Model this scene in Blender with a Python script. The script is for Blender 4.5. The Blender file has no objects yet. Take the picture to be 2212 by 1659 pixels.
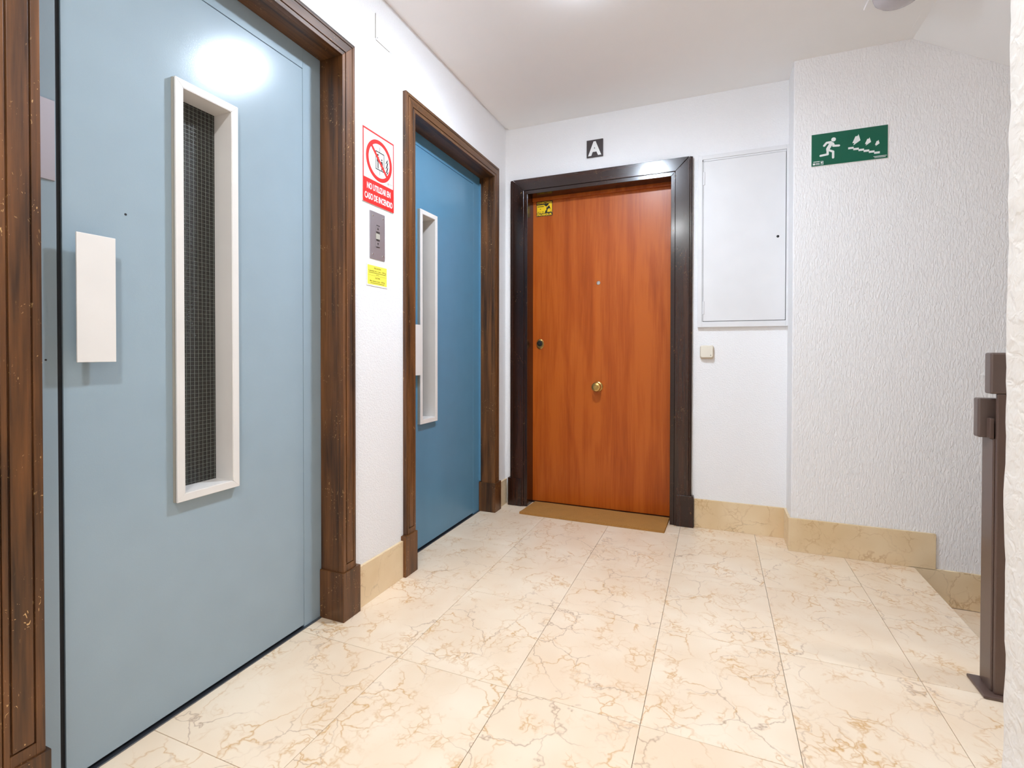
import bpy, bmesh, math, random
from mathutils import Matrix, Vector, noise

scene = bpy.context.scene
COL = scene.collection
random.seed(7)

# ------------------------------------------------------------------ camera
cam_d = bpy.data.cameras.new('camera')
cam = bpy.data.objects.new('camera', cam_d)
COL.objects.link(cam)
F_PX, CX, CY = 1062.98, 1120.17, 771.18
RT = Vector((0.9282, 0.37207, 0.00138)); UP = Vector((-0.00514, 0.0091, 0.99995)); FW = Vector((-0.37204, 0.92816, -0.01036))
M = Matrix.Identity(4)
for i in range(3):
    M[i][0], M[i][1], M[i][2] = RT[i], UP[i], -FW[i]
M.translation = Vector((1.2723, -3.0014, 1.0043))
cam.matrix_world = M
cam_d.sensor_fit = 'HORIZONTAL'; cam_d.sensor_width = 36.0
cam_d.lens = F_PX / 2212 * 36
cam_d.shift_x = -(CX - 1106) / 2212
cam_d.shift_y = (CY - 829.5) / 2212
cam_d.clip_start = 0.02
scene.camera = cam

# ------------------------------------------------------------------ world, exposure
w = bpy.data.worlds.new('world'); scene.world = w; w.use_nodes = True
w.node_tree.nodes['Background'].inputs[0].default_value = (0.8, 0.85, 1, 1)
w.node_tree.nodes['Background'].inputs[1].default_value = 0.15
vs = scene.view_settings
vs.view_transform = 'Standard'; vs.look = 'None'; vs.exposure = 0.27; vs.gamma = 1.0
vs.use_curve_mapping = False
scene.cycles.max_bounces = 16; scene.cycles.diffuse_bounces = 7; scene.cycles.glossy_bounces = 4
LAMP_COOL, LAMP_WARM = 660.0, 490.0          # emission strength of the two lit ceiling lamps

# ------------------------------------------------------------------ sizes (metres)
H = 2.466            # ceiling
XW = -0.025          # face of the lift wall
XL = -0.113          # lift door leaf plane
XJ, YJ = 1.63, -0.178  # corner where the wall with the green sign steps forward
NOSE = 2.137         # stair nosing
XR, YR = 1.607, -2.2   # corner of the near wall
YB = -4.7
RISE, GOING = 0.163, 0.28

# ------------------------------------------------------------------ material helpers
def lin(r, g, b):
    f = lambda c: (c/255/12.92) if c/255 <= .04045 else ((c/255+.055)/1.055)**2.4
    return (f(r), f(g), f(b), 1)

class NT:
    def __init__(s, name):
        s.m = bpy.data.materials.new(name); s.m.use_nodes = True
        s.t = s.m.node_tree; s.b = s.t.nodes['Principled BSDF']
    def n(s, typ, **kw):
        nd = s.t.nodes.new(typ)
        for k, v in kw.items(): setattr(nd, k, v)
        return nd
    def l(s, a, b): s.t.links.new(a, b)
    def val(s, nd, **kw):
        for k, v in kw.items(): nd.inputs[k.replace('_', ' ')].default_value = v
        return nd
    def pos(s, scale=(1, 1, 1), rnd=False):
        g = s.n('ShaderNodeNewGeometry'); out = g.outputs['Position']
        if rnd:
            oi = s.n('ShaderNodeObjectInfo')
            mu = s.n('ShaderNodeVectorMath', operation='SCALE'); mu.inputs[0].default_value = (13.1, 7.7, 29.3); s.l(oi.outputs['Random'], mu.inputs['Scale'])
            ad = s.n('ShaderNodeVectorMath', operation='ADD'); s.l(out, ad.inputs[0]); s.l(mu.outputs[0], ad.inputs[1]); out = ad.outputs[0]
        mp = s.n('ShaderNodeVectorMath', operation='MULTIPLY'); mp.inputs[1].default_value = scale
        s.l(out, mp.inputs[0]); return mp.outputs[0]
    def noise(s, vec, scale, detail=3, rough=.5, dist=0):
        nd = s.n('ShaderNodeTexNoise'); s.l(vec, nd.inputs['Vector'])
        s.val(nd, Scale=scale, Detail=detail, Roughness=rough, Distortion=dist); return nd.outputs['Fac']
    def ramp(s, fac, stops, interp='LINEAR'):
        r = s.n('ShaderNodeValToRGB'); r.color_ramp.interpolation = interp
        els = r.color_ramp.elements
        while len(els) < len(stops): els.new(.5)
        for e, (p, c) in zip(els, stops):
            e.position = p; e.color = c if len(c) == 4 else (*c, 1)
        s.l(fac, r.inputs[0]); return r.outputs[0]
    def mix(s, fac, a, b, blend='MIX'):
        m = s.n('ShaderNodeMix', data_type='RGBA', blend_type=blend)
        for sock, v in ((m.inputs[0], fac), (m.inputs[6], a), (m.inputs[7], b)):
            if hasattr(v, 'is_linked') or hasattr(v, 'links'): s.l(v, sock)
            else: sock.default_value = v
        return m.outputs[2]
    def math(s, op, a, b=None):
        m = s.n('ShaderNodeMath', operation=op)
        for i, v in enumerate((a, b)):
            if v is None: continue
            if hasattr(v, 'links'): s.l(v, m.inputs[i])
            else: m.inputs[i].default_value = v
        return m.outputs[0]
    def bump(s, h, strength, dist):
        b = s.n('ShaderNodeBump'); s.val(b, Strength=strength, Distance=dist); s.l(h, b.inputs['Height']); s.l(b.outputs[0], s.b.inputs['Normal'])

B3 = lambda v: (v, v, v, 1)

def plain(name, rgb, rough=.5, metal=0.0, spec=.5, coat=0.0, bumps=None, var=.02):
    k = NT(name); k.b.inputs['Base Color'].default_value = lin(*rgb)
    k.b.inputs['Roughness'].default_value = rough; k.b.inputs['Metallic'].default_value = metal
    k.b.inputs['Specular IOR Level'].default_value = spec; k.b.inputs['Coat Weight'].default_value = coat
    p = k.pos()
    v = k.noise(p, 9, 1)
    c = k.mix(v, lin(*[x*(1-var) for x in rgb]), lin(*[min(255, x*(1+var)) for x in rgb])); k.l(c, k.b.inputs['Base Color'])
    if bumps: k.bump(k.noise(p, bumps[0], 2), bumps[1], bumps[2])
    return k.m

def stucco(name, rgb, scale, strength, stretch=(1, 1, 1), dist=.004):
    k = NT(name); k.b.inputs['Roughness'].default_value = .72; k.b.inputs['Specular IOR Level'].default_value = .25
    p = k.pos(stretch)
    big = k.noise(k.pos(), 1.6, 1)
    k.l(k.mix(big, lin(*[x*.985 for x in rgb]), lin(*rgb)), k.b.inputs['Base Color'])
    a = k.noise(p, scale, 2, .5, .6); b = k.noise(p, scale*2.7, 2, .5)
    h = k.math('ADD', k.ramp(a, [(.38, B3(0)), (.62, B3(1))]), k.math('MULTIPLY', b, .45))
    k.bump(h, strength, dist); return k.m

def wood(name, dark, mid, light, axis, rough=.3, coat=.3, scale=26, worn=0.0, figure=.5, spec=.5):
    k = NT(name); k.b.inputs['Roughness'].default_value = rough; k.b.inputs['Coat Weight'].default_value = coat; k.b.inputs['Coat Roughness'].default_value = .12; k.b.inputs['Specular IOR Level'].default_value = spec
    st = [1, 1, 1]; st['xyz'.index(axis)] = .045
    p = k.pos(st, rnd=True)
    st2 = [1, 1, 1]; st2['xyz'.index(axis)] = .14
    q = k.pos(st2, rnd=True)
    g1 = k.noise(p, scale, 4, .6, .4); g2 = k.noise(p, scale*5, 3, .6); g3 = k.noise(q, scale*.3, 2, .5, 1.2)
    g = k.math('ADD', k.math('MULTIPLY', g1, .5), k.math('ADD', k.math('MULTIPLY', g2, .2), k.math('MULTIPLY', g3, .3*figure*2)))
    col = k.ramp(g, [(.39, lin(*dark)), (.51, lin(*mid)), (.63, lin(*light))])
    if worn:
        # little scratches and chips down to pale wood
        r = k.pos((1, 1, .55)); v = k.n('ShaderNodeTexNoise'); k.l(r, v.inputs['Vector']); k.val(v, Scale=95., Detail=1., Distortion=2.5)
        m = k.ramp(v.outputs['Fac'], [(.70, B3(0)), (.72, B3(1))])
        z = k.ramp(k.noise(k.pos(), 9, 2), [(.5, B3(0)), (.6, B3(1))])
        fac = k.math('MULTIPLY', k.math('MULTIPLY', m, z), worn)
        col = k.mix(fac, col, lin(205, 165, 110))
    k.l(col, k.b.inputs['Base Color'])
    k.bump(g1, .08, .002); return k.m

def marble(name, base, base2, vein, vein_dark, amount=1.0, rough=.28):
    k = NT(name); k.b.inputs['Roughness'].default_value = rough; k.b.inputs['Specular IOR Level'].default_value = .4
    p = k.pos((1, 1, 1), rnd=True)
    nz = k.n('ShaderNodeTexNoise'); k.l(p, nz.inputs['Vector']); k.val(nz, Scale=7., Detail=4., Roughness=.6)
    sub = k.n('ShaderNodeVectorMath', operation='SUBTRACT'); k.l(nz.outputs['Color'], sub.inputs[0]); sub.inputs[1].default_value = (.5, .5, .5)
    sc = k.n('ShaderNodeVectorMath', operation='SCALE'); k.l(sub.outputs[0], sc.inputs[0]); sc.inputs['Scale'].default_value = .16
    ad = k.n('ShaderNodeVectorMath', operation='ADD'); k.l(p, ad.inputs[0]); k.l(sc.outputs[0], ad.inputs[1]); q = ad.outputs[0]
    def veins(scale, w0, w1):
        v = k.n('ShaderNodeTexVoronoi', feature='DISTANCE_TO_EDGE'); k.l(q, v.inputs['Vector']); v.inputs['Scale'].default_value = scale
        return k.ramp(v.outputs['Distance'], [(0, B3(1)), (w0, B3(.55)), (w1, B3(0))])
    a = veins(9, .012, .04); b = veins(24, .03, .09); c = veins(5, .004, .018)
    m1 = k.ramp(k.noise(p, 5.5, 3), [(.46, B3(.06)), (.62, B3(1))])
    m2 = k.ramp(k.noise(p, 8.5, 3, .6), [(.52, B3(0)), (.64, B3(1))])
    m3 = k.ramp(k.noise(p, 3.7, 3), [(.44, B3(0)), (.6, B3(1))])
    cloud = k.noise(p, 4, 2, .6)
    col = k.mix(k.ramp(cloud, [(.35, B3(0)), (.65, B3(1))]), lin(*base), lin(*base2))
    blot = k.math('MULTIPLY', k.ramp(k.noise(q, 13, 4, .65), [(.62, B3(0)), (.74, B3(1))]), m2)
    col = k.mix(k.math('MULTIPLY', blot, .55*amount), col, lin(*vein))
    col = k.mix(k.math('MULTIPLY', k.math('MULTIPLY', b, m2), .5*amount), col, lin(*vein))
    col = k.mix(k.math('MULTIPLY', k.math('MULTIPLY', a, m1), .62*amount), col, lin(*vein))
    col = k.mix(k.math('MULTIPLY', k.math('MULTIPLY', c, m3), .5*amount), col, lin(*vein_dark))
    k.l(col, k.b.inputs['Base Color'])
    return k.m

def emit(name, rgb, strength):
    k = NT(name); k.b.inputs['Base Color'].default_value = lin(230, 230, 230)
    k.b.inputs['Emission Color'].default_value = (*rgb, 1); k.b.inputs['Emission Strength'].default_value = strength
    return k.m

MT = {}
MT['wall'] = stucco('stucco_white', (243, 242, 243), 150, .3)
MT['wall_drag'] = stucco('stucco_dragged', (245, 243, 243), 135, .55, (1, 1, .32), .003)
MT['wall_near'] = stucco('stucco_coarse', (230, 224, 217), 60, .28)
MT['ceiling'] = plain('ceiling_paint', (248, 247, 247), .85, spec=.2, var=.004)
MT['tile'] = marble('marble_floor', (243, 224, 199), (236, 212, 183), (202, 148, 66), (146, 102, 62), 1.2)
MT['skirt'] = marble('marble_skirting', (236, 214, 178), (224, 197, 155), (180, 132, 74), (120, 88, 56), .8, .3)
MT['grout'] = plain('grout_dark', (118, 100, 86), .9)
MT['blue_pale'] = plain('door_paint_pale_blue', (152, 170, 181), .19, spec=.42, bumps=(330, .10, .0010))
MT['blue'] = plain('door_paint_blue', (88, 138, 168), .27, spec=.5, bumps=(330, .1, .001))
MT['rubber'] = plain('gap_dark', (18, 20, 26), .7)
MT['alu'] = plain('frame_enamel_white', (226, 222, 218), .35)
MT['alu_side'] = plain('frame_edge_grey', (176, 170, 158), .45)
MT['steel'] = plain('brushed_steel', (176, 168, 172), .38, metal=.75)
MT['sill'] = plain('sill_steel', (120, 124, 132), .3, metal=.9)
MT['wire'] = plain('wire_grey', (122, 126, 118), .45, metal=.2)
MT['lift_wood'] = wood('lift_casing_wood', (52, 30, 12), (96, 59, 27), (126, 80, 40), 'z', .4, .1, 30, .9)
MT['lift_wood_y'] = wood('lift_casing_wood_across', (50, 29, 14), (90, 57, 29), (116, 76, 42), 'y', .4, .1, 30, .4)
MT['flat_wood'] = wood('dark_frame_wood', (26, 11, 6), (44, 20, 11), (62, 32, 18), 'z', .22, .12, 22, .25, spec=.45)
MT['flat_wood_x'] = wood('dark_frame_wood_across', (26, 12, 10), (44, 23, 18), (62, 36, 28), 'x', .22, .3, 22, .2)
MT['leaf_wood'] = wood('door_leaf_veneer', (154, 66, 11), (172, 79, 17), (187, 93, 26), 'z', .34, .06, 24, 0, .75, spec=.3)
MT['brass'] = plain('brass', (196, 160, 96), .28, metal=1)
MT['chrome'] = plain('chrome', (205, 205, 205), .18, metal=1)
MT['dark_metal'] = plain('dark_metal', (52, 52, 48), .35, metal=.6)
MT['black'] = plain('black_paint', (22, 20, 20), .5)
MT['plaque'] = plain('plaque_dark', (58, 48, 48), .4)
MT['white'] = plain('white_print', (236, 236, 234), .5)
MT['paper'] = plain('sign_white', (240, 238, 234), .4)
MT['red'] = plain('sign_red', (214, 36, 32), .4)
MT['green'] = plain('sign_green', (0, 92, 68), .35)
MT['yellow'] = plain('notice_yellow', (250, 234, 84), .5)
MT['yellow_deep'] = plain('sticker_yellow', (250, 208, 12), .4)
MT['ink'] = plain('ink_olive', (96, 88, 20), .6)
MT['panel_white'] = plain('cabinet_enamel', (226, 225, 226), .38)
MT['cream'] = plain('switch_cream', (232, 224, 208), .35)
MT['cream_dark'] = plain('switch_cream_dark', (206, 192, 172), .4)  # darker cream of the bell push housing
MT['rail'] = plain('brown_painted_steel', (92, 72, 64), .35, coat=.2)
MT['rail_wood'] = plain('brown_painted_rail', (96, 80, 74), .38, coat=.2)
MT['lamp_shell'] = plain('lamp_shell_white', (232, 232, 232), .4)
MT['opal'] = plain('opal_glass_unlit', (196, 190, 194), .25)
MT['lit_cool'] = emit('diffuser_cool', (0.815, 0.945, 1.10), LAMP_COOL)
MT['lit_warm'] = emit('diffuser_warm', (0.895, 0.94, 0.965), LAMP_WARM)
MT['lit_stair'] = emit('diffuser_stair_fill', (0.86, 0.945, 1.03), LAMP_COOL*1.0)  # emission of the added stairwell fill lamp
MT['rim_stair'] = emit('rim_added_glow_stair', (0.86, 0.945, 1.03), LAMP_COOL*.3)
MT['rim_cool'] = emit('rim_added_glow_cool', (0.815, 0.945, 1.10), LAMP_COOL*.50)  # rim emission added to brighten the ceiling
MT['rim_warm'] = emit('rim_added_glow_warm', (0.895, 0.94, 0.965), LAMP_WARM*.55)
MT['shaft'] = plain('lift_shaft_dark', (30, 30, 30), .9)

def _mat_coir():
    k = NT('coir'); k.b.inputs['Roughness'].default_value = 1; k.b.inputs['Specular IOR Level'].default_value = .05
    p = k.pos(); f = k.noise(p, 420, 3, .7); b = k.noise(p, 9, 4, .6)
    c = k.ramp(f, [(.3, lin(150, 98, 44)), (.7, lin(218, 162, 94))])
    k.l(k.mix(k.math('MULTIPLY', k.ramp(b, [(.45, B3(0)), (.65, B3(1))]), .45), c, lin(172, 126, 72)), k.b.inputs['Base Color'])
    k.bump(f, .8, .004); return k.m
MT['coir'] = _mat_coir()

def _mat_glass():
    k = NT('wired_cast_glass'); k.b.inputs['Base Color'].default_value = lin(44, 42, 38)
    k.b.inputs['Roughness'].default_value = .2; k.b.inputs['Specular IOR Level'].default_value = .6
    k.b.inputs['Transmission Weight'].default_value = .35
    k.bump(k.noise(k.pos(), 240, 2, .6), .9, .004); return k.m
MT['glass'] = _mat_glass()

# ------------------------------------------------------------------ geometry helpers
def new_bm(): return bmesh.new()

def bx(bm, x0, x1, y0, y1, z0, z1):
    v = [bm.verts.new(p) for p in ((x0, y0, z0), (x1, y0, z0), (x1, y1, z0), (x0, y1, z0), (x0, y0, z1), (x1, y0, z1), (x1, y1, z1), (x0, y1, z1))]
    for f in ((0, 3, 2, 1), (4, 5, 6, 7), (0, 1, 5, 4), (1, 2, 6, 5), (2, 3, 7, 6), (3, 0, 4, 7)):
        bm.faces.new([v[i] for i in f])
    return bm

def prism(bm, poly, fn, d0, d1):
    """poly: 2-D points (s,z); fn(s,z,d) -> xyz"""
    a = [bm.verts.new(fn(s, z, d0)) for s, z in poly]; b = [bm.verts.new(fn(s, z, d1)) for s, z in poly]
    n = len(poly)
    bm.faces.new(a[::-1]); bm.faces.new(b)
    for i in range(n): bm.faces.new((a[i], a[(i+1) % n], b[(i+1) % n], b[i]))
    return bm

LW = lambda s, z, d: (d, s, z)        # on the lift wall: s = y, depth = x
BW = lambda s, z, d: (s, d, z)        # on the walls facing the camera: s = x, depth = y

def lathe(bm, prof, fn, seg=32):
    """prof: (radius, depth); fn(a,b,d) maps disc plane + depth"""
    rings = []
    for r, d in prof:
        rings.append([bm.verts.new(fn(r*math.cos(2*math.pi*i/seg), r*math.sin(2*math.pi*i/seg), d)) for i in range(seg)])
    for a, b in zip(rings, rings[1:]):
        for i in range(seg): bm.faces.new((a[i], a[(i+1) % seg], b[(i+1) % seg], b[i]))
    bm.faces.new(rings[0][::-1]); bm.faces.new(rings[-1])
    return bm

def obj(name, bm, mat, parent=None, bevel=0, smooth=False, seg=2):
    bmesh.ops.recalc_face_normals(bm, faces=bm.faces)
    me = bpy.data.meshes.new(name); bm.to_mesh(me); bm.free()
    me.materials.append(MT[mat])
    o = bpy.data.objects.new(name, me); COL.objects.link(o)
    if parent: o.parent = parent; o.matrix_parent_inverse = Matrix.Translation(parent.location).inverted()
    if bevel:
        b = o.modifiers.new('bevel', 'BEVEL'); b.width = bevel; b.segments = seg; b.limit_method = 'ANGLE'; b.angle_limit = math.radians(40)
        b.harden_normals = False
    if smooth:
        for p in me.polygons: p.use_smooth = True
        if hasattr(me, 'set_sharp_from_angle'): me.set_sharp_from_angle(angle=math.radians(38))
    return o

def box(name, mat, x0, x1, y0, y1, z0, z1, parent=None, bevel=0):
    return obj(name, bx(new_bm(), x0, x1, y0, y1, z0, z1), mat, parent, bevel)

def tag(o, label, cat, group=None, kind=None):
    o['label'] = label; o['category'] = cat
    if group: o['group'] = group
    if kind: o['kind'] = kind
    return o

def empty(name, loc=(0, 0, 0)):
    o = bpy.data.objects.new(name, None); o.location = loc; o.empty_display_size = .05; COL.objects.link(o); return o

def text_bm(bm, body, size, s, z, fn, d, width=None, bold=0.0, align='CENTER', thick=.0004):
    cu = bpy.data.curves.new('t', 'FONT'); cu.body = body; cu.size = size; cu.align_x = align; cu.offset = bold*size; cu.resolution_u = 3
    o = bpy.data.objects.new('t', cu); COL.objects.link(o)
    dg = bpy.context.evaluated_depsgraph_get(); me = o.evaluated_get(dg).to_mesh()
    xs = [v.co.x for v in me.vertices]
    if not xs: return bm
    k = 1.0
    cxm = (min(xs)+max(xs))/2 if align == 'CENTER' else 0
    if width: k = width/(max(xs)-min(xs))
    vs_ = [bm.verts.new(fn(s+(v.co.x-cxm)*k, z+v.co.y, d)) for v in me.vertices]
    for p in me.polygons:
        try: bm.faces.new([vs_[i] for i in p.vertices])
        except ValueError: pass
    o.to_mesh_clear() if hasattr(o, 'to_mesh_clear') else None
    bpy.data.objects.remove(o); bpy.data.curves.remove(cu)
    return bm

def disc(bm, s, z, r, fn, d0, d1, seg=28, rz=None):
    rz = rz or r
    return prism(bm, [(s+r*math.cos(2*math.pi*i/seg), z+rz*math.sin(2*math.pi*i/seg)) for i in range(seg)], fn, d0, d1)

def bar(bm, p, q, wd, fn, d0, d1, cap=True):
    """a stroke with rounded ends, flat on a sign"""
    a = math.atan2(q[1]-p[1], q[0]-p[0]); r = wd/2; pts = []
    n = 7 if cap else 1
    for i in range(n+1):
        t = a+math.pi/2+math.pi*i/n; pts.append((p[0]+r*math.cos(t), p[1]+r*math.sin(t)))
    for i in range(n+1):
        t = a-math.pi/2+math.pi*i/n; pts.append((q[0]+r*math.cos(t), q[1]+r*math.sin(t)))
    return prism(bm, pts, fn, d0, d1)

# ================================================================== SHELL
# floor: bed of grout, every marble tile its own piece
bm = new_bm()
bx(bm, -.2, NOSE-.012, YR, .1, -.06, -.003)
bx(bm, -.2, XR+.05, YB, YR, -.06, -.003)
floor = tag(obj('floor', bm, 'grout'), 'cream marble tiled landing floor with ochre veins', 'floor', kind='structure')
XS = [-.114, .31, .70, 1.088, 1.475, 1.86, NOSE]
YS = [.09, -.163] + [-.66-.4995*i for i in range(9)]
tile_mesh = {}
G = .0007
def tile(x0, x1, y0, y1):
    key = (round(x1-x0, 4), round(y1-y0, 4))
    if key not in tile_mesh:
        b = bx(new_bm(), 0, x1-x0, 0, y1-y0, -.0155, 0)
        top = [e for e in b.edges if all(v.co.z > -.001 for v in e.verts)]
        bmesh.ops.bevel(b, geom=top, offset=.0006, segments=1, affect='EDGES')
        bmesh.ops.recalc_face_normals(b, faces=b.faces)
        me = bpy.data.meshes.new('tile'); b.to_mesh(me); b.free(); me.materials.append(MT['tile']); tile_mesh[key] = me
    o = bpy.data.objects.new('tile', tile_mesh[key]); COL.objects.link(o)
    o.location = (x0, y0, 0); o.parent = floor
for i in range(len(XS)-1):
    for j in range(len(YS)-1):
        x0, x1, y1, y0 = XS[i]+G, XS[i+1]-G, YS[j]-G, YS[j+1]+G
        if y0 < YB: y0 = YB
        if y1 <= y0: continue
        if x0 >= 1.47: y1 = min(y1, YJ-.005) if x0 > 1.6 else y1
        if XS[i+1] > XR+.03 and y1 <= YR: continue
        if y1 <= y0+.01: continue
        tile(x0, x1, y0, y1)

# lift wall with two door openings
E1 = (-2.430, -1.556); E2 = (-1.083, -.212); ZO = 2.094
bm = new_bm(); zt = H+.1
LN = .0182
for a, b in ((YB, E1[0]-LN), (E1[1]+LN, E2[0]-LN), (E2[1]+LN, .12)): bx(bm, XW-.16, XW, a, b, 0, zt)
for a, b in (E1, E2): bx(bm, XW-.16, XW, a-LN, b+LN, ZO+LN, zt)
tag(obj('wall_left', bm, 'wall'), 'white stucco wall around the two lift doors', 'wall', kind='structure')
# end wall with flat door opening
A0, A1, AZ = .139, 1.027, 2.021
bm = new_bm()
bx(bm, XW, A0-LN, 0, .16, 0, zt); bx(bm, A1+LN, XJ, 0, .16, 0, zt); bx(bm, A0-LN, A1+LN, 0, .16, AZ+LN, zt)
tag(obj('wall_back', bm, 'wall'), 'white stucco end wall around the orange flat door', 'wall', kind='structure')
bm = bx(new_bm(), XJ, 4.6, YJ, .16, -1.9, 4.3)
tag(obj('wall_stair', bm, 'wall_drag', bevel=.006), 'white dragged stucco wall beside the stairs carrying the green sign', 'wall', kind='structure')
# near wall: rough plaster arris
bm = new_bm()
NS, NZ = 10, 260
def rough(x, y, z, a): return a*(noise.noise((x*40, y*40, z*34))*.6+noise.noise((x*9, y*9, z*13))*.8)
prev = None
prof = [(4.4, YR)]+[(XR+.5, YR), (XR+.1, YR), (XR+.03, YR), (XR+.012, YR)]+[(XR+.012-.012*math.sin(t), YR-.012+.012*math.cos(t)) for t in (.5, 1.0, 1.57)]+[(XR, YR-.03), (XR, YR-.06), (XR, YR-.1), (XR, YR-.2), (XR, YR-.6), (XR, YB)]
for k in range(NZ+1):
    z = -1.9+(H+.1+1.9)*k/NZ
    row = []
    for px, py in prof:
        near = px < XR+.2 and py > YR-.3
        e = rough(px, py, z, .0035) if near else 0
        row.append(bm.verts.new((px+e, py+e*.5, z)))
    if prev:
        for a, b, c, d in zip(prev, prev[1:], row[1:], row): bm.faces.new((a, b, c, d))
    prev = row
wr = obj('wall_right', bm, 'wall_near', smooth=True)
tag(wr, 'rough white plaster wall edge close to the viewer', 'wall', kind='structure')
tag(obj('wall_front', bx(new_bm(), XW-.2, XR+.2, YB-.1, YB, 0, zt), 'wall'), 'white wall closing the corridor behind the viewer', 'wall', kind='structure')
tag(obj('wall_stairwell', bx(new_bm(), 4.4, 4.5, YR-.1, YJ, -1.9, 4.3), 'wall'), 'white far wall of the stairwell', 'wall', kind='structure')
# ceiling panel with a narrow shadow gap along the lift wall
bm = new_bm()
bx(bm, XW-.1, 2.085, YB, .1, H+.012, H+.09)
bx(bm, 0, 2.085, YB, -.0005, H, H+.012)
tag(obj('ceiling', bm, 'ceiling'), 'smooth white landing ceiling with a narrow joint along the lift wall', 'ceiling', kind='structure')
bm = new_bm()
prism(bm, [(2.085, H+.09), (2.085, H-.001), (2.116, H-.002), (4.4, H-.002-.576*(4.4-2.116)), (4.4, H+.2-.576*(4.4-2.116)), (2.2, H+.09)], BW, -1.12, YJ-.0005)
tag(obj('ceiling_stair_soffit', bm, 'ceiling'), 'sloping white underside of the stairs above', 'ceiling', kind='structure')
tag(obj('ceiling_stairwell', bx(new_bm(), 2.085, 4.5, YR-.1, YJ, 4.25, 4.3), 'ceiling'), 'high ceiling over the stairwell', 'ceiling', kind='structure')

# stairs down and up
def skirt_piece(name, x0, x1, y0, y1, z0, z1, parent=None): return box(name, 'skirt', x0, x1, y0, y1, z0, z1, parent, bevel=.0012)
st = empty('stairs_down', (NOSE, -.65, 0))
tag(st, 'marble stairs going down beside the dragged stucco wall', 'stairs', kind='structure')
box('tread', 'tile', NOSE-.02, NOSE+.002, -1.15, YJ-.012, -.034, -.0005, st, .002)
box('riser', 'tile', NOSE-.03, NOSE-.018, -1.15, YJ-.012, -RISE, -.034, st)
for k in range(1, 8):
    x0 = NOSE+GOING*(k-1); z = -RISE*k
    box('tread', 'tile', x0-.02, x0+GOING+.002, -1.15, YJ-.012, z-.034, z, st, .002)
    box('riser', 'tile', x0+GOING-.03, x0+GOING-.018, -1.15, YJ-.012, z-RISE, z-.034, st)
    skirt_piece('skirting', x0-.02 if k == 1 else x0+.085, x0+GOING+.083, YJ-.012, YJ, z+.0005, z+RISE+.004, st)
su = empty('stairs_up', (2.4, -1.7, 0))
tag(su, 'marble stairs going up behind the near plaster wall', 'stairs', kind='structure')
for k in range(8):
    x0 = 2.26+GOING*k; z = RISE*(k+1)
    box('tread', 'tile', x0-.02, x0+GOING, YR+.003, -1.18, z-.034, z, su, .002)
    box('riser', 'tile', x0, x0+.015, YR+.003, -1.18, z-RISE, z-.034, su)
box('landing', 'tile', NOSE-.01, 2.27, YR+.003, -1.18, -.034, 0, su, .002)

# marble skirting
HB, TB = .163, .012
tag(skirt_piece('baseboard_left', XW, XW+TB, -1.470, -1.166, 0, HB), 'cream marble skirting between the two lift doors', 'baseboard', kind='structure')
tag(skirt_piece('baseboard_corner', XW, XW+TB, -.112, 0, 0, HB), 'short marble skirting in the corner beside the flat door', 'baseboard', kind='structure')
bb = empty('baseboard_back', (1.4, 0, 0)); tag(bb, 'cream marble skirting below the white meter cabinet and green sign', 'baseboard', kind='structure')
skirt_piece('slab', 1.1605, XJ, -TB, 0, 0, HB, bb)
skirt_piece('slab', XJ-TB, XJ, YJ-.001, -TB, 0, HB, bb)
skirt_piece('slab', XJ-TB, 2.219, YJ-TB, YJ-.0005, 0, HB+.004, bb)

# ================================================================== LIFT DOORS
def casing_leg(s0, s1, sgn, zb, top, name, parent, mat):
    """s0 inner edge, grooves, built of strips; sgn: direction away from opening"""
    bm = new_bm(); e = s0; W = .07
    def leg(a, b, d0, d1, z0):
        pts = [(e+sgn*a, z0), (e+sgn*b, z0), (e+sgn*b, ZO+b), (e+sgn*a, ZO+a)]
        prism(bm, pts, LW, d0, d1)
    t0, t1 = XW-.002, -.005
    leg(0, W, t0, t1-.005, zb)
    leg(0, .015, t1-.0052, t1, zb); leg(.0185, .0515, t1-.0052, t1+.0005, zb+.03); leg(.055, .064, t1-.0052, t1, zb); leg(.0655, W, t1-.0052, t1-.002, zb)
    prism(bm, [(e+sgn*.015, zb), (e+sgn*.055, zb), (e+sgn*.055, zb+.0262), (e+sgn*.015, zb+.0262)], LW, t1-.0052, t1)
    return obj(name, bm, mat, parent, .0009)

def casing_head(op, name, parent, mat):
    bm = new_bm(); t0, t1 = XW-.002, -.005
    def head(a, b, d0, d1):
        prism(bm, [(op[0]-b, ZO+b), (op[0]-a, ZO+a), (op[1]+a, ZO+a), (op[1]+b, ZO+b)], LW, d0, d1)
    head(0, .07, t0, t1-.005)
    for a, b, d in ((0, .015, 0), (.0185, .0515, .0005), (.055, .064, 0), (.0655, .07, -.002)): head(a, b, t1-.0052, t1+d)
    return obj(name, bm, mat, parent, .0009)

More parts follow.
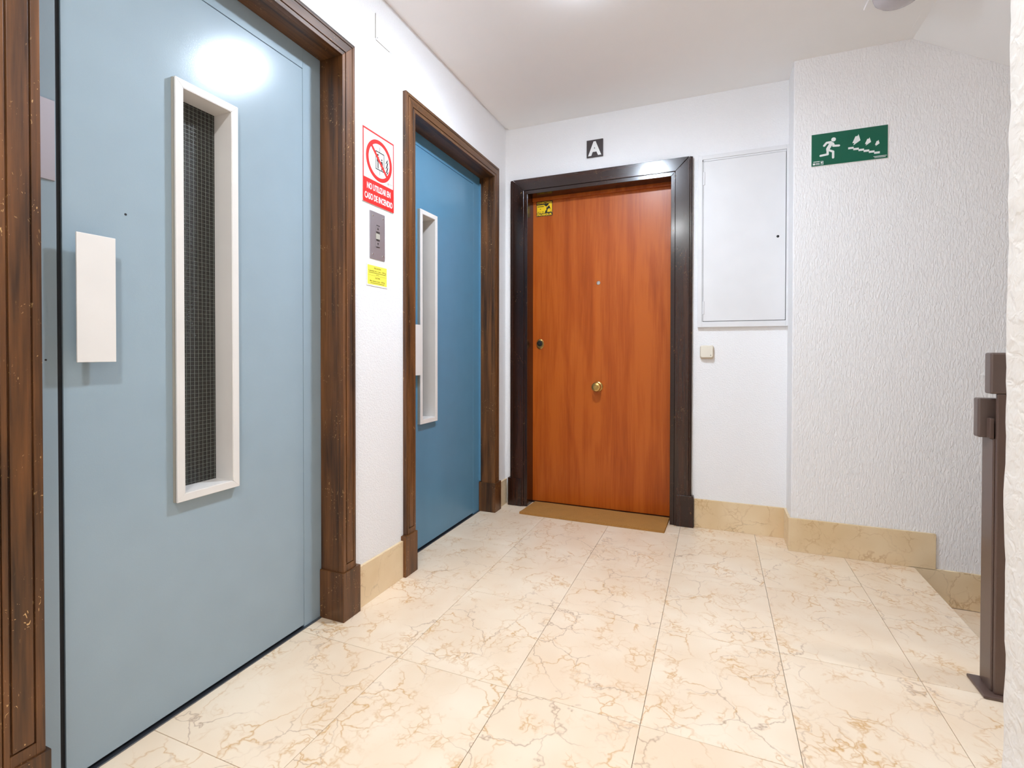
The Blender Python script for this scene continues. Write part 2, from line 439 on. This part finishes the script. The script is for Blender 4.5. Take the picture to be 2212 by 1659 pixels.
def lift_door(name, label, op, leaf, paint, win, handle, zleaf):
    t = empty(name, (XL, (op[0]+op[1])/2, 0)); tag(t, label, 'lift door', kind='structure')
    HP = .182
    # wooden casing, linings and plinth blocks
    casing_leg(op[0], 0, -1, HP, 0, 'casing', t, 'lift_wood'); casing_leg(op[1], 0, 1, HP, 0, 'casing', t, 'lift_wood')
    casing_head(op, 'head_casing', t, 'lift_wood_y')
    LT = .016
    box('lining', 'lift_wood', XL+.002, XW-.0022, op[0]-.018, op[0], HP, ZO+.016, t); box('lining', 'lift_wood', XL+.002, XW-.0022, op[1], op[1]+.018, HP, ZO+.016, t)
    box('head_lining', 'lift_wood_y', XL+.002, XW-.0022, op[0], op[1], ZO, ZO+.016, t)
    box('plinth', 'lift_wood', XL+.001, .001, op[0]-.087, op[0]+.007, .0003, HP+.0005, t, .0015)
    box('plinth', 'lift_wood', XL+.001, .001, op[1]-.007, op[1]+.087, .0003, HP+.0005, t, .0015)
    # steel frame
    bm = new_bm(); g = .003; gl, gr = .010, .002
    l0, l1 = leaf
    for a, b in ((op[0]-.02, l0-gl), (l1+gr, op[1]+.02)): bx(bm, XL-.05, XL, a, b, .001, ZO+.02)
    bx(bm, XL-.05, XL, l0-gl, l1+gr, zleaf+g, ZO+.02)
    obj('steel_frame', bm, paint, t, .0012)
    bm = new_bm(); bx(bm, XL-.06, XL-.005, l0-gl, l0, .002, zleaf+g); bx(bm, XL-.06, XL-.012, l1, l1+gr, .002, zleaf+g); bx(bm, XL-.06, XL-.02, l0, l1, zleaf, zleaf+g)
    obj('gap_seal', bm, 'rubber', t)
    # leaf with the window opening
    y0, y1, z0, z1 = win; fi = .021
    a0, a1, b0, b1 = y0+fi, y1-fi, z0+fi, z1-fi
    lf = new_bm(); zb = .012
    for r in ((l0, a0, zb, zleaf), (a1, l1, zb, zleaf), (a0, a1, zb, b0), (a0, a1, b1, zleaf)): bx(lf, XL-.042, XL, r[0], r[1], r[2], r[3])
    bmesh.ops.remove_doubles(lf, verts=lf.verts, dist=1e-5)
    lo = obj('leaf', lf, paint, t)
    bm = new_bm(); bx(bm, XL-.035, XL-.012, l0, l1, .004, .012); obj('bottom_seal', bm, 'rubber', lo)
    # window: mitred frame, deep liner, wired glass
    pf = empty('vision_window', (XL, (y0+y1)/2, (z0+z1)/2)); pf.parent = t; pf.matrix_parent_inverse = Matrix.Translation(t.location).inverted()
    XF = XL+.018
    for nm, pts in (('window_frame', [(y0, z0), (a0, b0), (a0, b1), (y0, z1)]), ('window_frame', [(y1, z0), (a1, b0), (a1, b1), (y1, z1)]),
                    ('window_frame', [(y0, z1), (a0, b1), (a1, b1), (y1, z1)]), ('window_frame', [(y0, z0), (a0, b0), (a1, b0), (y1, z0)])):
        obj(nm, prism(new_bm(), pts, LW, XL+.0115, XF), 'alu', pf, .0010)
    def ring(nm, mt, d0, d1, ins):
        bm = new_bm()
        for r in ((y0+ins, a0, z0+ins, z1-ins), (a1, y1-ins, z0+ins, z1-ins), (a0, a1, z0+ins, b0), (a0, a1, b1, z1-ins)): bx(bm, d0, d1, *r)
        return obj(nm, bm, mt, pf)
    ring('back_flange', 'alu_side', XL+.0003, XL+.0095, 0); ring('seam', 'rubber', XL+.0095, XL+.0115, .0012)
    XG = -.170
    bm = new_bm(); e = .0015
    bx(bm, XG, XF-.001, a0-.003, a0+e, b0, b1); bx(bm, XG, XF-.001, a1-e, a1+.003, b0, b1); bx(bm, XG, XF-.001, a0, a1, b0-.003, b0+e); bx(bm, XG, XF-.001, a0, a1, b1-e, b1+.003)
    obj('window_liner', bm, 'alu', pf)
    obj('glass', bx(new_bm(), XG-.006, XG, a0, a1, b0, b1), 'glass', pf)
    bm = new_bm(); s = .0123; wr_ = .00045
    y = a0+s*.5
    while y < a1: bx(bm, XG, XG+.0009, y-wr_, y+wr_, b0, b1); y += s
    z = b0+s*.6
    while z < b1: bx(bm, XG, XG+.0008, a0, a1, z-wr_*.8, z+wr_*.8); z += s*.97
    obj('wire_mesh', bm, 'wire', pf)['kind'] = 'stuff'
    bm = new_bm(); bx(bm, -.36, -.352, op[0], op[1], 0, ZO); obj('shaft_back', bm, 'shaft', t)
    # pull plate on two short studs
    h0, h1, hz0, hz1 = handle
    hn = box('pull_plate', 'alu', XL+.031, XL+.035, h0, h1, hz0, hz1, t, .0008)
    hm = (h0+h1)/2
    for zz in (hz0+.06, hz1-.06): obj('pull_stud', bx(new_bm(), XL, XL+.0312, hm-.012, hm+.012, zz-.02, zz+.02), 'alu_side', hn)
    # sill
    box('sill', 'sill', XL-.04, XL+.010, op[0]+.007, op[1]-.007, .0003, .0035, t, .0006)
    return t, lo

d1, leaf1 = lift_door('door_1', 'large pale blue steel lift door with brown wooden casing nearest the viewer', E1, (-2.3445, -1.640), 'blue_pale', (-2.101, -1.911, .588, 1.754), (-2.335, -2.256, .979, 1.277), 2.020)
d2, leaf2 = lift_door('door_2', 'narrower looking deep blue steel lift door between the red sign and the corner', E2, (-1.02, -.297), 'blue', (-.905, -.742, .640, 1.718), (-.990, -.912, .889, 1.137), 2.030)
bm = new_bm(); disc(bm, -2.214, 1.350, .003, LW, XL-.001, XL+.0004, 14); obj('screw_hole', bm, 'black', leaf1)
bm = new_bm(); disc(bm, -2.376, .985, .0022, LW, XL-.001, XL+.0004, 12); obj('screw_hole', bm, 'black', d1)
box('lock_plate', 'steel', XL-.001, XL+.004, -2.425, -2.358, 1.387, 1.566, d1, .0006)
box('frame_return', 'blue', XL-.01, XL+.012, E2[1]-.006, E2[1], .19, 2.06, d2, .002)

# ================================================================== FLAT DOOR
d3 = empty('door_3', ((A0+A1)/2, 0, 0)); tag(d3, 'orange brown veneered flat door in a glossy dark wooden frame', 'door', kind='structure')
PY = -.030
def a_casing(side):
    bm = new_bm()
    e, s = (A0, -1) if side == 0 else (A1, 1)
    def leg(a, b, d0, d1, z0=.0003): prism(bm, [(e+s*a, z0), (e+s*b, z0), (e+s*b, AZ+min(b, .099)), (e+s*a, AZ+min(a, .099))], BW, d0, d1)
    leg(0, .119, -.0004, PY+.012); leg(0, .024, PY+.012, PY+.005); leg(.0245, .103, PY+.012, PY)
    # rounded outer bead
    leg(.1035, .1115, PY+.012, PY+.003); leg(.1115, .119, PY+.012, PY+.008)
    obj('casing', bm, 'flat_wood', d3, .0016)
    box('plinth', 'flat_wood', *sorted((e+s*.036, e+s*.131)), PY-.006, 0, .0003, .181, d3, .002)
    box('lining', 'flat_wood', *sorted((e, e+s*.018)), -.0002, .0845, .0003, AZ+.018, d3)
a_casing(0); a_casing(1)
bm = new_bm()
def hd(a, b, d0, d1): prism(bm, [(A0-b, AZ+b), (A0-a, AZ+a), (A1+a, AZ+a), (A1+b, AZ+b)], BW, d0, d1)
hd(0, .099, -.0004, PY+.012)
hd(0, .024, PY+.012, PY+.005); hd(.0245, .099, PY+.012, PY)
obj('head_casing', bm, 'flat_wood_x', d3, .0016)
box('head_lining', 'flat_wood_x', A0, A1, -.0002, .0845, AZ, AZ+.018, d3)
box('head_stop', 'leaf_wood', A0+.0005, A1-.0005, .070, .0845, 1.999, AZ, d3)
lf3 = box('leaf', 'leaf_wood', A0-.012, A1+.012, .085, .128, .012, 2.02, d3, .002)
box('threshold', 'flat_wood_x', A0, A1, .080, .14, .0003, .011, d3)
KN = lambda a, b, d: (.578+a, .085-d, .785+b)
kb = obj('door_knob', lathe(new_bm(), [(.032, 0), (.032, .004), (.028, .008), (.012, .010), (.011, .026), (.018, .030), (.026, .036), (.0295, .044), (.0295, .050), (.026, .056), (.016, .0595), (.015, .0585), (.009, .0585), (.008, .0605), (.001, .061)], KN, 36), 'brass', lf3, smooth=True)
PH = lambda a, b, d: (.580+a, .085-d, 1.442+b)
ph = obj('peephole', lathe(new_bm(), [(.0125, 0), (.0125, .003), (.010, .005), (.007, .005), (.006, .003), (.001, .0032)], PH, 24), 'chrome', lf3, smooth=True)
LK = lambda a, b, d: (.191+a*.78, .085-d, 1.056+b)
lk = obj('lock_escutcheon', lathe(new_bm(), [(.033, 0), (.033, .004), (.029, .007), (.020, .007), (.001, .007)], LK, 32), 'brass', lf3, smooth=True)
LC = lambda a, b, d: (.190+a, .085-d, 1.060+b)
obj('lock_cylinder', lathe(new_bm(), [(.0185, .006), (.0185, .012), (.012, .013), (.0105, .015), (.004, .0155), (.001, .013)], LC, 28), 'dark_metal', lf3, smooth=True)

# ================================================================== THINGS ON THE WALLS
def sign_root(name, loc, label, cat):
    o = empty(name, loc); return tag(o, label, cat)

# red prohibition sign
X0 = XW+.0005; XS_ = X0+.003
y0, y1, z0, z1 = -1.425, -1.224, 1.601, 1.897
t = sign_root('prohibition_sign', (X0, (y0+y1)/2, z0), 'white and red sign forbidding lift use in a fire, between the lift doors', 'sign')
box('board', 'paper', X0, XS_, y0, y1, z0, z1, t)
zm = 1.700
bm = new_bm(); q = .0075
for r in ((y0, y1, z0, zm), (y0, y1, z1-q, z1), (y0, y0+q*.8, zm, z1-q), (y1-q*.8, y1, zm, z1-q)): bx(bm, XS_, XS_+.0003, *r)
obj('red_border', bm, 'red', t)
cy_, cz_, R0, R1 = -1.3215, 1.790, .0845, .068
bm = new_bm(); n = 56
for i in range(n):
    a, b = 2*math.pi*i/n, 2*math.pi*(i+1)/n
    prism(bm, [(cy_+R1*math.cos(a), cz_+R1*math.sin(a)), (cy_+R0*math.cos(a), cz_+R0*math.sin(a)), (cy_+R0*math.cos(b), cz_+R0*math.sin(b)), (cy_+R1*math.cos(b), cz_+R1*math.sin(b))], LW, XS_, XS_+.0003)
k = .052
bar(bm, (cy_-k, cz_+k), (cy_+k, cz_-k), .0125, LW, XS_, XS_+.0005, False)
obj('ban_ring', bm, 'red', t)
bm = new_bm(); d = XS_+.0003
cab = (-1.346, -1.290, 1.752, 1.828)
for r in ((cab[0], cab[1], cab[2], cab[2]+.0042), (cab[0], cab[1], cab[3]-.0042, cab[3]), (cab[0], cab[0]+.0035, cab[2], cab[3]), (cab[1]-.0035, cab[1], cab[2], cab[3]), (-1.3195, -1.3175, cab[3], cab[3]+.02), (-1.3195, -1.3175, cab[2]-.018, cab[2])): bx(bm, XS_, d, *r)
disc(bm, -1.331, 1.814, .0045, LW, XS_, d); bx(bm, XS_, d, -1.338, -1.324, 1.786, 1.807); bx(bm, XS_, d, -1.3355, -1.332, 1.758, 1.787); bx(bm, XS_, d, -1.330, -1.3265, 1.758, 1.787)
disc(bm, -1.306, 1.800, .004, LW, XS_, d); prism(bm, [(-1.314, 1.770), (-1.298, 1.770), (-1.301, 1.794), (-1.311, 1.794)], LW, XS_, d); bx(bm, XS_, d, -1.309, -1.303, 1.757, 1.771)
for i, zz in enumerate((1.805, 1.785, 1.766)):
    s = -1.282
    prism(bm, [(s, zz-.014), (s+.012, zz-.004), (s+.018, zz+.012), (s+.008, zz+.003)], LW, XS_, d)
    prism(bm, [(s+.006, zz-.018), (s+.018, zz-.008), (s+.020, zz+.003), (s+.012, zz-.006)], LW, XS_, d)
obj('pictogram', bm, 'black', t)['kind'] = 'stuff'
obj('text_line', text_bm(new_bm(), 'NO UTILIZAR EN', .034, -1.3245, 1.659, LW, XS_+.0006, .152, .026), 'white', t)
obj('text_line', text_bm(new_bm(), 'CASO DE INCENDIO', .034, -1.3245, 1.618, LW, XS_+.0006, .180, .026), 'white', t)
bm = new_bm()
for r in ((-1.268, -1.258, 1.709, 1.719), (-1.256, -1.234, 1.715, 1.718), (-1.256, -1.234, 1.710, 1.712)): bx(bm, XS_, d, *r)
obj('maker_mark', bm, 'alu_side', t)['kind'] = 'stuff'

# lift call panel
y0, y1, z0, z1 = -1.3805, -1.2855, 1.3835, 1.5755
t = sign_root('call_panel', (X0, (y0+y1)/2, z0), 'brushed steel lift call plate with three square buttons, under the red sign', 'call panel')
box('plate', 'steel', X0, X0+.003, y0, y1, z0, z1, t, .0006)
for yy in (y0+.015, y1-.015):
    for zz in (z0+.018, z1-.018):
        SC = lambda a, b, dd, yy=yy, zz=zz: (X0+.003+dd, yy+a, zz+b)
        obj('screw', lathe(new_bm(), [(.0042, 0), (.0042, .0008), (.003, .0022), (.0008, .0026)], SC, 14), 'chrome', t, smooth=True)
for i, zz in enumerate((1.509, 1.478, 1.447)):
    b_ = obj('button', bx(new_bm(), X0+.003, X0+.0045, -1.346, -1.320, zz-.0125, zz+.0125), 'steel' if i != 1 else 'alu_side', t, .0008)
    for za, zb in ((zz-.0142, zz-.0118), (zz+.0118, zz+.0142)): obj('button_slot', bx(new_bm(), X0+.0031, X0+.0049, -1.342, -1.322, za, zb), 'dark_metal', b_)
    if i != 1:
        s = 1 if i == 0 else -1
        obj('arrow', prism(new_bm(), [(-1.338, zz-.004*s), (-1.328, zz-.004*s), (-1.333, zz+.006*s)], LW, X0+.0045, X0+.0048), 'dark_metal', b_)

# yellow notice
y0, y1, z0, z1 = -1.4005, -1.2665, 1.2715, 1.359
t = sign_root('capacity_notice', (X0, (y0+y1)/2, z0), 'small yellow lift capacity notice in a clear sleeve below the call plate', 'notice')
box('sleeve', 'paper', X0, X0+.0015, y0, y1, z0, z1, t)
box('card', 'yellow', X0+.0015, X0+.0019, y0+.005, y1-.006, z0+.006, z1-.004, t)
bm = new_bm(); dd = X0+.0022; ym = (y0+y1)/2
text_bm(bm, 'PRECAUCIÓN', .0088, ym, 1.3415, LW, dd, .043, .01); text_bm(bm, 'Capacidad máx. 4 pers. - 300 Kg.', .0082, ym, 1.3305, LW, dd, .112, .012)
bx(bm, X0+.0019, dd, ym-.055, ym+.055, 1.3245, 1.3262); bx(bm, X0+.0019, dd, ym-.010, ym+.010, 1.3185, 1.3200)
bx(bm, X0+.0019, dd, y0+.006, y1-.007, 1.3143, 1.3148)
text_bm(bm, 'CAUTION', .0088, ym, 1.3025, LW, dd, .031, .01); text_bm(bm, 'Max. capacity 4 pers. - 300 Kg.', .0082, ym, 1.2895, LW, dd, .096, .012)
bx(bm, X0+.0019, dd, ym-.044, ym+.044, 1.2830, 1.2847)
obj('lettering', bm, 'ink', t)['kind'] = 'stuff'

# blanking plate high on the wall
bm = bx(new_bm(), XW+.0004, XW+.003, -1.342, -1.233, 2.280, 2.391)
t = tag(obj('blanking_plate', bm, 'wall', bevel=.002), 'painted over square blanking plate high on the white wall between the lifts', 'cover plate')
bm = new_bm(); disc(bm, -1.333, 2.291, .002, LW, XW+.003, XW+.0034, 10); obj('screw', bm, 'dark_metal', t)
bm = new_bm(); bx(bm, XW+.0003, XW+.0026, -1.3436, -1.3420, 2.285, 2.385); bx(bm, XW+.0003, XW+.0026, -1.338, -1.25, 2.2788, 2.2800); obj('crack', bm, 'alu_side', t)

# letter plaque above the flat door
t = sign_root('letter_plaque', (.5755, -.001, 2.204), 'small dark square plaque with a white letter above the orange door', 'plaque')
box('plate', 'plaque', .5245, .6265, -.011, -.0006, 2.204, 2.309, t, .0015)
bm = new_bm(); text_bm(bm, 'A', .112, .5755, 2.2160, BW, -.0125, .082, .045); obj('letter', bm, 'white', t)

# alarm sticker on the door leaf
SY = .0848; s0, s1, z0, z1 = .162, .274, 1.900, 2.000
z1 = 1.9985
t = sign_root('alarm_sticker', ((s0+s1)/2, SY, z0), 'yellow and black alarm company sticker in the top corner of the orange door', 'sticker')
box('base', 'black', s0, s1, SY-.0004, SY, z0, z1, t)
bm = new_bm(); a, b = SY-.0004, SY-.0006
W_, Hh_ = s1-s0, z1-z0
P = lambda u, v: (s0+W_*u, z0+Hh_*v)
prism(bm, [P(.03, .22), P(.52, .22), P(.56, .36), P(.62, .40), P(.62, .60), P(.62, .66), P(.52, .68), P(.50, .76), P(.03, .76)], BW, a, b)
prism(bm, [P(.62, .60), P(.80, .82), P(.97, .82), P(.97, .22), P(.94, .22), P(.88, .46), P(.80, .68), P(.77, .70), P(.66, .56)], BW, a, b)
prism(bm, [P(.66, .26), P(.90, .26), P(.89, .40), P(.84, .48), P(.76, .49), P(.70, .44)], BW, a, b)
obj('emblem', bm, 'yellow_deep', t)
bm = new_bm()
obj('text_line', text_bm(new_bm(), 'CONECTADA', .0175, (s0+s1)/2, z0+Hh_*.835, BW, SY-.0009, W_*.93, .04), 'yellow_deep', t)
obj('text_line', text_bm(new_bm(), 'PROSEGUR', .0185, (s0+s1)/2, z0+Hh_*.045, BW, SY-.0009, W_*.93, .04), 'yellow_deep', t)
bm = new_bm()
for u0, u1, v0, v1 in ((.07, .46, .685, .71), (.07, .46, .625, .665), (.22, .28, .46, .51), (.07, .18, .275, .315), (.22, .27, .275, .315), (.34, .46, .275, .315), (.77, .81, .385, .42)):
    p_, q_ = P(u0, v0), P(u1, v1); bx(bm, p_[0], q_[0], b-.0002, b, p_[1], q_[1])
obj('small_print', bm, 'ink', t)['kind'] = 'stuff'

# meter cabinet
t = sign_root('meter_cabinet', (1.41, 0, 1.145), 'flush white metal meter cabinet door right of the orange door', 'cabinet')
x0, x1, z0, z1 = 1.174, 1.6455, 1.1455, 2.1145
fw = (.022, .031)
bm = new_bm()
for r in ((x0, x0+.023, z0, z1), (x1-.0265, x1, z0, z1), (x0+.023, x1-.0265, z0, z0+.031), (x0+.023, x1-.0265, z1-.023, z1)): bx(bm, r[0], r[1], -.020, -.0004, r[2], r[3])
obj('frame', bm, 'panel_white', t, .0012)
bm = new_bm()
for r in ((x0+.0242, 1.2015, z0+.0312, z1-.0242), (x0+.0242, x1-.0277, z1-.0335, z1-.0242)): bx(bm, r[0], r[1], -.0185, -.0004, r[2], r[3])
obj('inner_rim', bm, 'panel_white', t)
bm = new_bm(); bx(bm, 1.19, 1.63, -.005, -.0004, 1.17, 2.10); obj('back_plate', bm, 'dark_metal', t)
dr = box('door', 'panel_white', 1.2032, 1.6160, -.0195, -.006, 1.1795, 2.0795, t, .001)
for zz in (1.985, 1.2555):
    HG = lambda a, b_, dd, zz=zz: (1.2065+a, -.0200+b_, zz+dd)
    obj('hinge', lathe(new_bm(), [(.0048, -.036), (.0048, .036)], HG, 12), 'panel_white', dr, smooth=True)
bm = new_bm(); disc(bm, 1.579, 1.628, .007, BW, -.0203, -.0195, 16); obj('latch_hole', bm, 'black', dr)

# bell push
t = sign_root('bell_push', (1.225, 0, .966), 'cream rounded square bell push below the white meter cabinet', 'switch')
def rrect(x0, x1, z0, z1, r, n=6):
    out = []
    for cx, cz, a0 in ((x1-r, z1-r, 0), (x0+r, z1-r, 90), (x0+r, z0+r, 180), (x1-r, z0+r, 270)):
        for i in range(n+1):
            a = math.radians(a0+90*i/n); out.append((cx+r*math.cos(a), cz+r*math.sin(a)))
    return out
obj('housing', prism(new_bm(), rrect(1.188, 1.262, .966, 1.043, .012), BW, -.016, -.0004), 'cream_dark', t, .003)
pb = obj('rocker', prism(new_bm(), rrect(1.192, 1.257, .974, 1.041, .010), BW, -.026, -.016), 'cream', t, .002)
bm = new_bm(); prism(bm, [(1.242, .983), (1.250, .983), (1.2485, .987), (1.2475, .991), (1.2445, .991), (1.2435, .987)], BW, -.0263, -.026); obj('bell_symbol', bm, 'alu_side', pb)

# green evacuation sign
YG = YJ-.0005; x0, x1, z0, z1 = 1.7075, 2.0235, 1.925, 2.083
t = sign_root('evacuation_sign', (1.865, YG, z0), 'green sign with a white running figure and stairs going down', 'sign')
box('board', 'paper', x0, x1, YG-.003, YG, z0, z1, t)
box('face', 'green', x0+.001, x1-.001, YG-.0033, YG-.003, z0+.001, z1-.001, t)
a, b = YG-.0033, YG-.0037
bm = new_bm()
disc(bm, 1.802, 2.0465, .0098, BW, a, b)
S_ = .0098
prism(bm, [(1.7745, 2.0385), (1.7915, 2.0395), (1.802, 2.0305), (1.803, 2.0225), (1.795, 2.018), (1.787, 2.003), (1.7835, 1.997), (1.771, 1.997), (1.7715, 2.008), (1.784, 2.029), (1.7775, 2.0285)], BW, a, b)
for p_, q_ in (((1.790, 2.0355), (1.773, 2.0345)), ((1.773, 2.0345), (1.7625, 2.0215)), ((1.799, 2.028), (1.803, 2.0165)), ((1.801, 2.0155), (1.8245, 2.0135)), ((1.777, 2.000), (1.7775, 1.9775)), ((1.7775, 1.9775), (1.7475, 1.9745)), ((1.780, 1.9985), (1.8005, 1.9875)), ((1.8005, 1.9875), (1.8005, 1.9585))):
    b -= .00004; bar(bm, p_, q_, S_, BW, a, b)
obj('running_figure', bm, 'white', t)
arrow = [(-.0165, -.0035), (-.004, .0275), (.003, .0275), (.0055, .0290), (.0085, .036), (.0165, .0055), (-.0125, -.0145), (-.0085, -.0035)]
for cx_, cz_, k_ in ((1.8965, 2.0195, 1.0), (1.9435, 2.0065, .74), (1.9805, 1.9955, .56)):
    obj('arrow', prism(new_bm(), [(cx_+u*k_, cz_+v*k_) for u, v in arrow], BW, a, b), 'white', t)
bm = new_bm()
for i in range(6):
    xs = 1.863+.0211*i; zs = 1.9935-.0075*i
    bx(bm, xs, xs+.0225, b, a, zs-.0048, zs+.0048)
obj('stair_symbol', bm, 'white', t)
bm = new_bm()
for r in ((1.7145, 1.7245, 1.9315, 1.9405), (1.7165, 1.744, 1.9455, 1.9485), (1.727, 1.744, 1.9375, 1.940), (1.727, 1.744, 1.932, 1.9345), (1.7475, 1.7595, 1.9455, 1.9475), (1.7475, 1.7595, 1.930, 1.932), (1.7575, 1.7595, 1.932, 1.9455), (1.7485, 1.7555, 1.936, 1.9435),
          (1.966, 2.0185, 1.9375, 1.9398), (1.970, 2.0145, 1.932, 1.9342)): bx(bm, r[0], r[1], b, a, r[2], r[3])
obj('small_print', bm, 'white', t)['kind'] = 'stuff'

# ================================================================== DOORMAT
bm = prism(new_bm(), [(.147, -.177), (1.012, -.180), (1.020, .060), (.165, .064)], lambda s, z, d: (s, z, d), .0005, .014)
bmesh.ops.subdivide_edges(bm, edges=bm.edges, cuts=12, use_grid_fill=True)
for v in bm.verts:
    v.co.x += .0018*noise.noise((v.co.x*60, v.co.y*60, 3)); v.co.y += .0018*noise.noise((v.co.x*60, v.co.y*60, 9))
    if v.co.z > .01: v.co.z += .0012*noise.noise((v.co.x*25, v.co.y*25, 1))
tag(obj('doormat', bm, 'coir'), 'narrow brown coir doormat at the foot of the orange door', 'doormat')

# ================================================================== STAIR RAILING
t = sign_root('stair_railing', (2.045, -1.13, 0), 'brown steel stair newel with two wooden handrail ends by the stairs down', 'railing')
box('base_plate', 'rail', 1.999, 2.10, -1.184, -1.074, .0003, .010, t, .003)
box('post', 'rail', 2.0255, 2.075, -1.154, -1.088, .010, .752, t, .003)
box('upper_post', 'rail', 2.0295, 2.095, -1.166, -1.1545, .010, .884, t, .0025)
def rail_board(x0, y0, y1, z0, z1, slope, ln):
    bm = new_bm(); xk = x0+.12
    prism(bm, [(x0, z0), (xk, z0), (xk+ln, z0+slope*ln), (xk+ln, z1+slope*ln), (xk, z1), (x0, z1)], BW, y0, y1)
    return obj('handrail', bm, 'rail_wood', t, .005)
rail_board(2.0135, -1.166, -1.128, .884, 1.004, RISE/GOING, 1.9)
rail_board(1.999, -1.132, -1.100, .752, .869, -RISE/GOING, 1.9)
box('rail_bracket', 'rail', 2.018, 2.0285, -1.1530, -1.1325, .752, .812, t, .0015)

# ================================================================== CEILING LAMPS
def lamp(x, y, label, mat, H=H):
    t = empty('ceiling_lamp', (x, y, H)); tag(t, label, 'ceiling lamp', 'round ceiling lamps of the landing')
    R = .056
    f = lambda a, b_, d: (x+a, y+b_, H-d)
    bm = new_bm(); seg = 48
    prof = [(R, 0), (R+.012, 0), (R+.012, .008), (R+.008, .0145), (R, .015)]
    rings = [[bm.verts.new(f(r*math.cos(2*math.pi*i/seg), r*math.sin(2*math.pi*i/seg), d)) for i in range(seg)] for r, d in prof]
    rings.append(rings[0])
    for p_, q_ in zip(rings, rings[1:]):
        for i in range(seg): bm.faces.new((p_[i], p_[(i+1) % seg], q_[(i+1) % seg], q_[i]))
    obj('rim', bm, mat.replace('lit', 'rim'), t, smooth=True)  # the rim's glow is added to lift the ceiling and upper walls
    obj('diffuser', lathe(new_bm(), [(R-.0005, .001), (R-.0005, .003), (.001, .0033)], f, 48), mat, t, smooth=True)
lamp(.80, -1.20, 'round lit ceiling lamp between the lifts and the stairs', 'lit_cool')
lamp(.83, -3.10, 'round lit ceiling lamp in the corridor above the viewer', 'lit_warm')
lamp(3.6, -1.3, 'added unseen fill lamp high over the stairwell', 'lit_stair', 4.25)  # unseen lamp added as fill for the landing and stair wall
t = empty('emergency_lamp', (1.945, -.6, H)); tag(t, 'unlit round dome lamp on a square plate above the stair head', 'ceiling lamp')
box('base_plate', 'ceiling', 1.848, 2.045, -.70, -.4985, H-.010, H-.0003, t, .003)
f = lambda a, b_, d: (1.945+a, -.6+b_, H-.010-d)
obj('dome', lathe(new_bm(), [(.088, 0), (.088, .012), (.082, .028), (.066, .044), (.04, .054), (.012, .058), (.001, .058)], f, 40), 'opal', t, smooth=True)
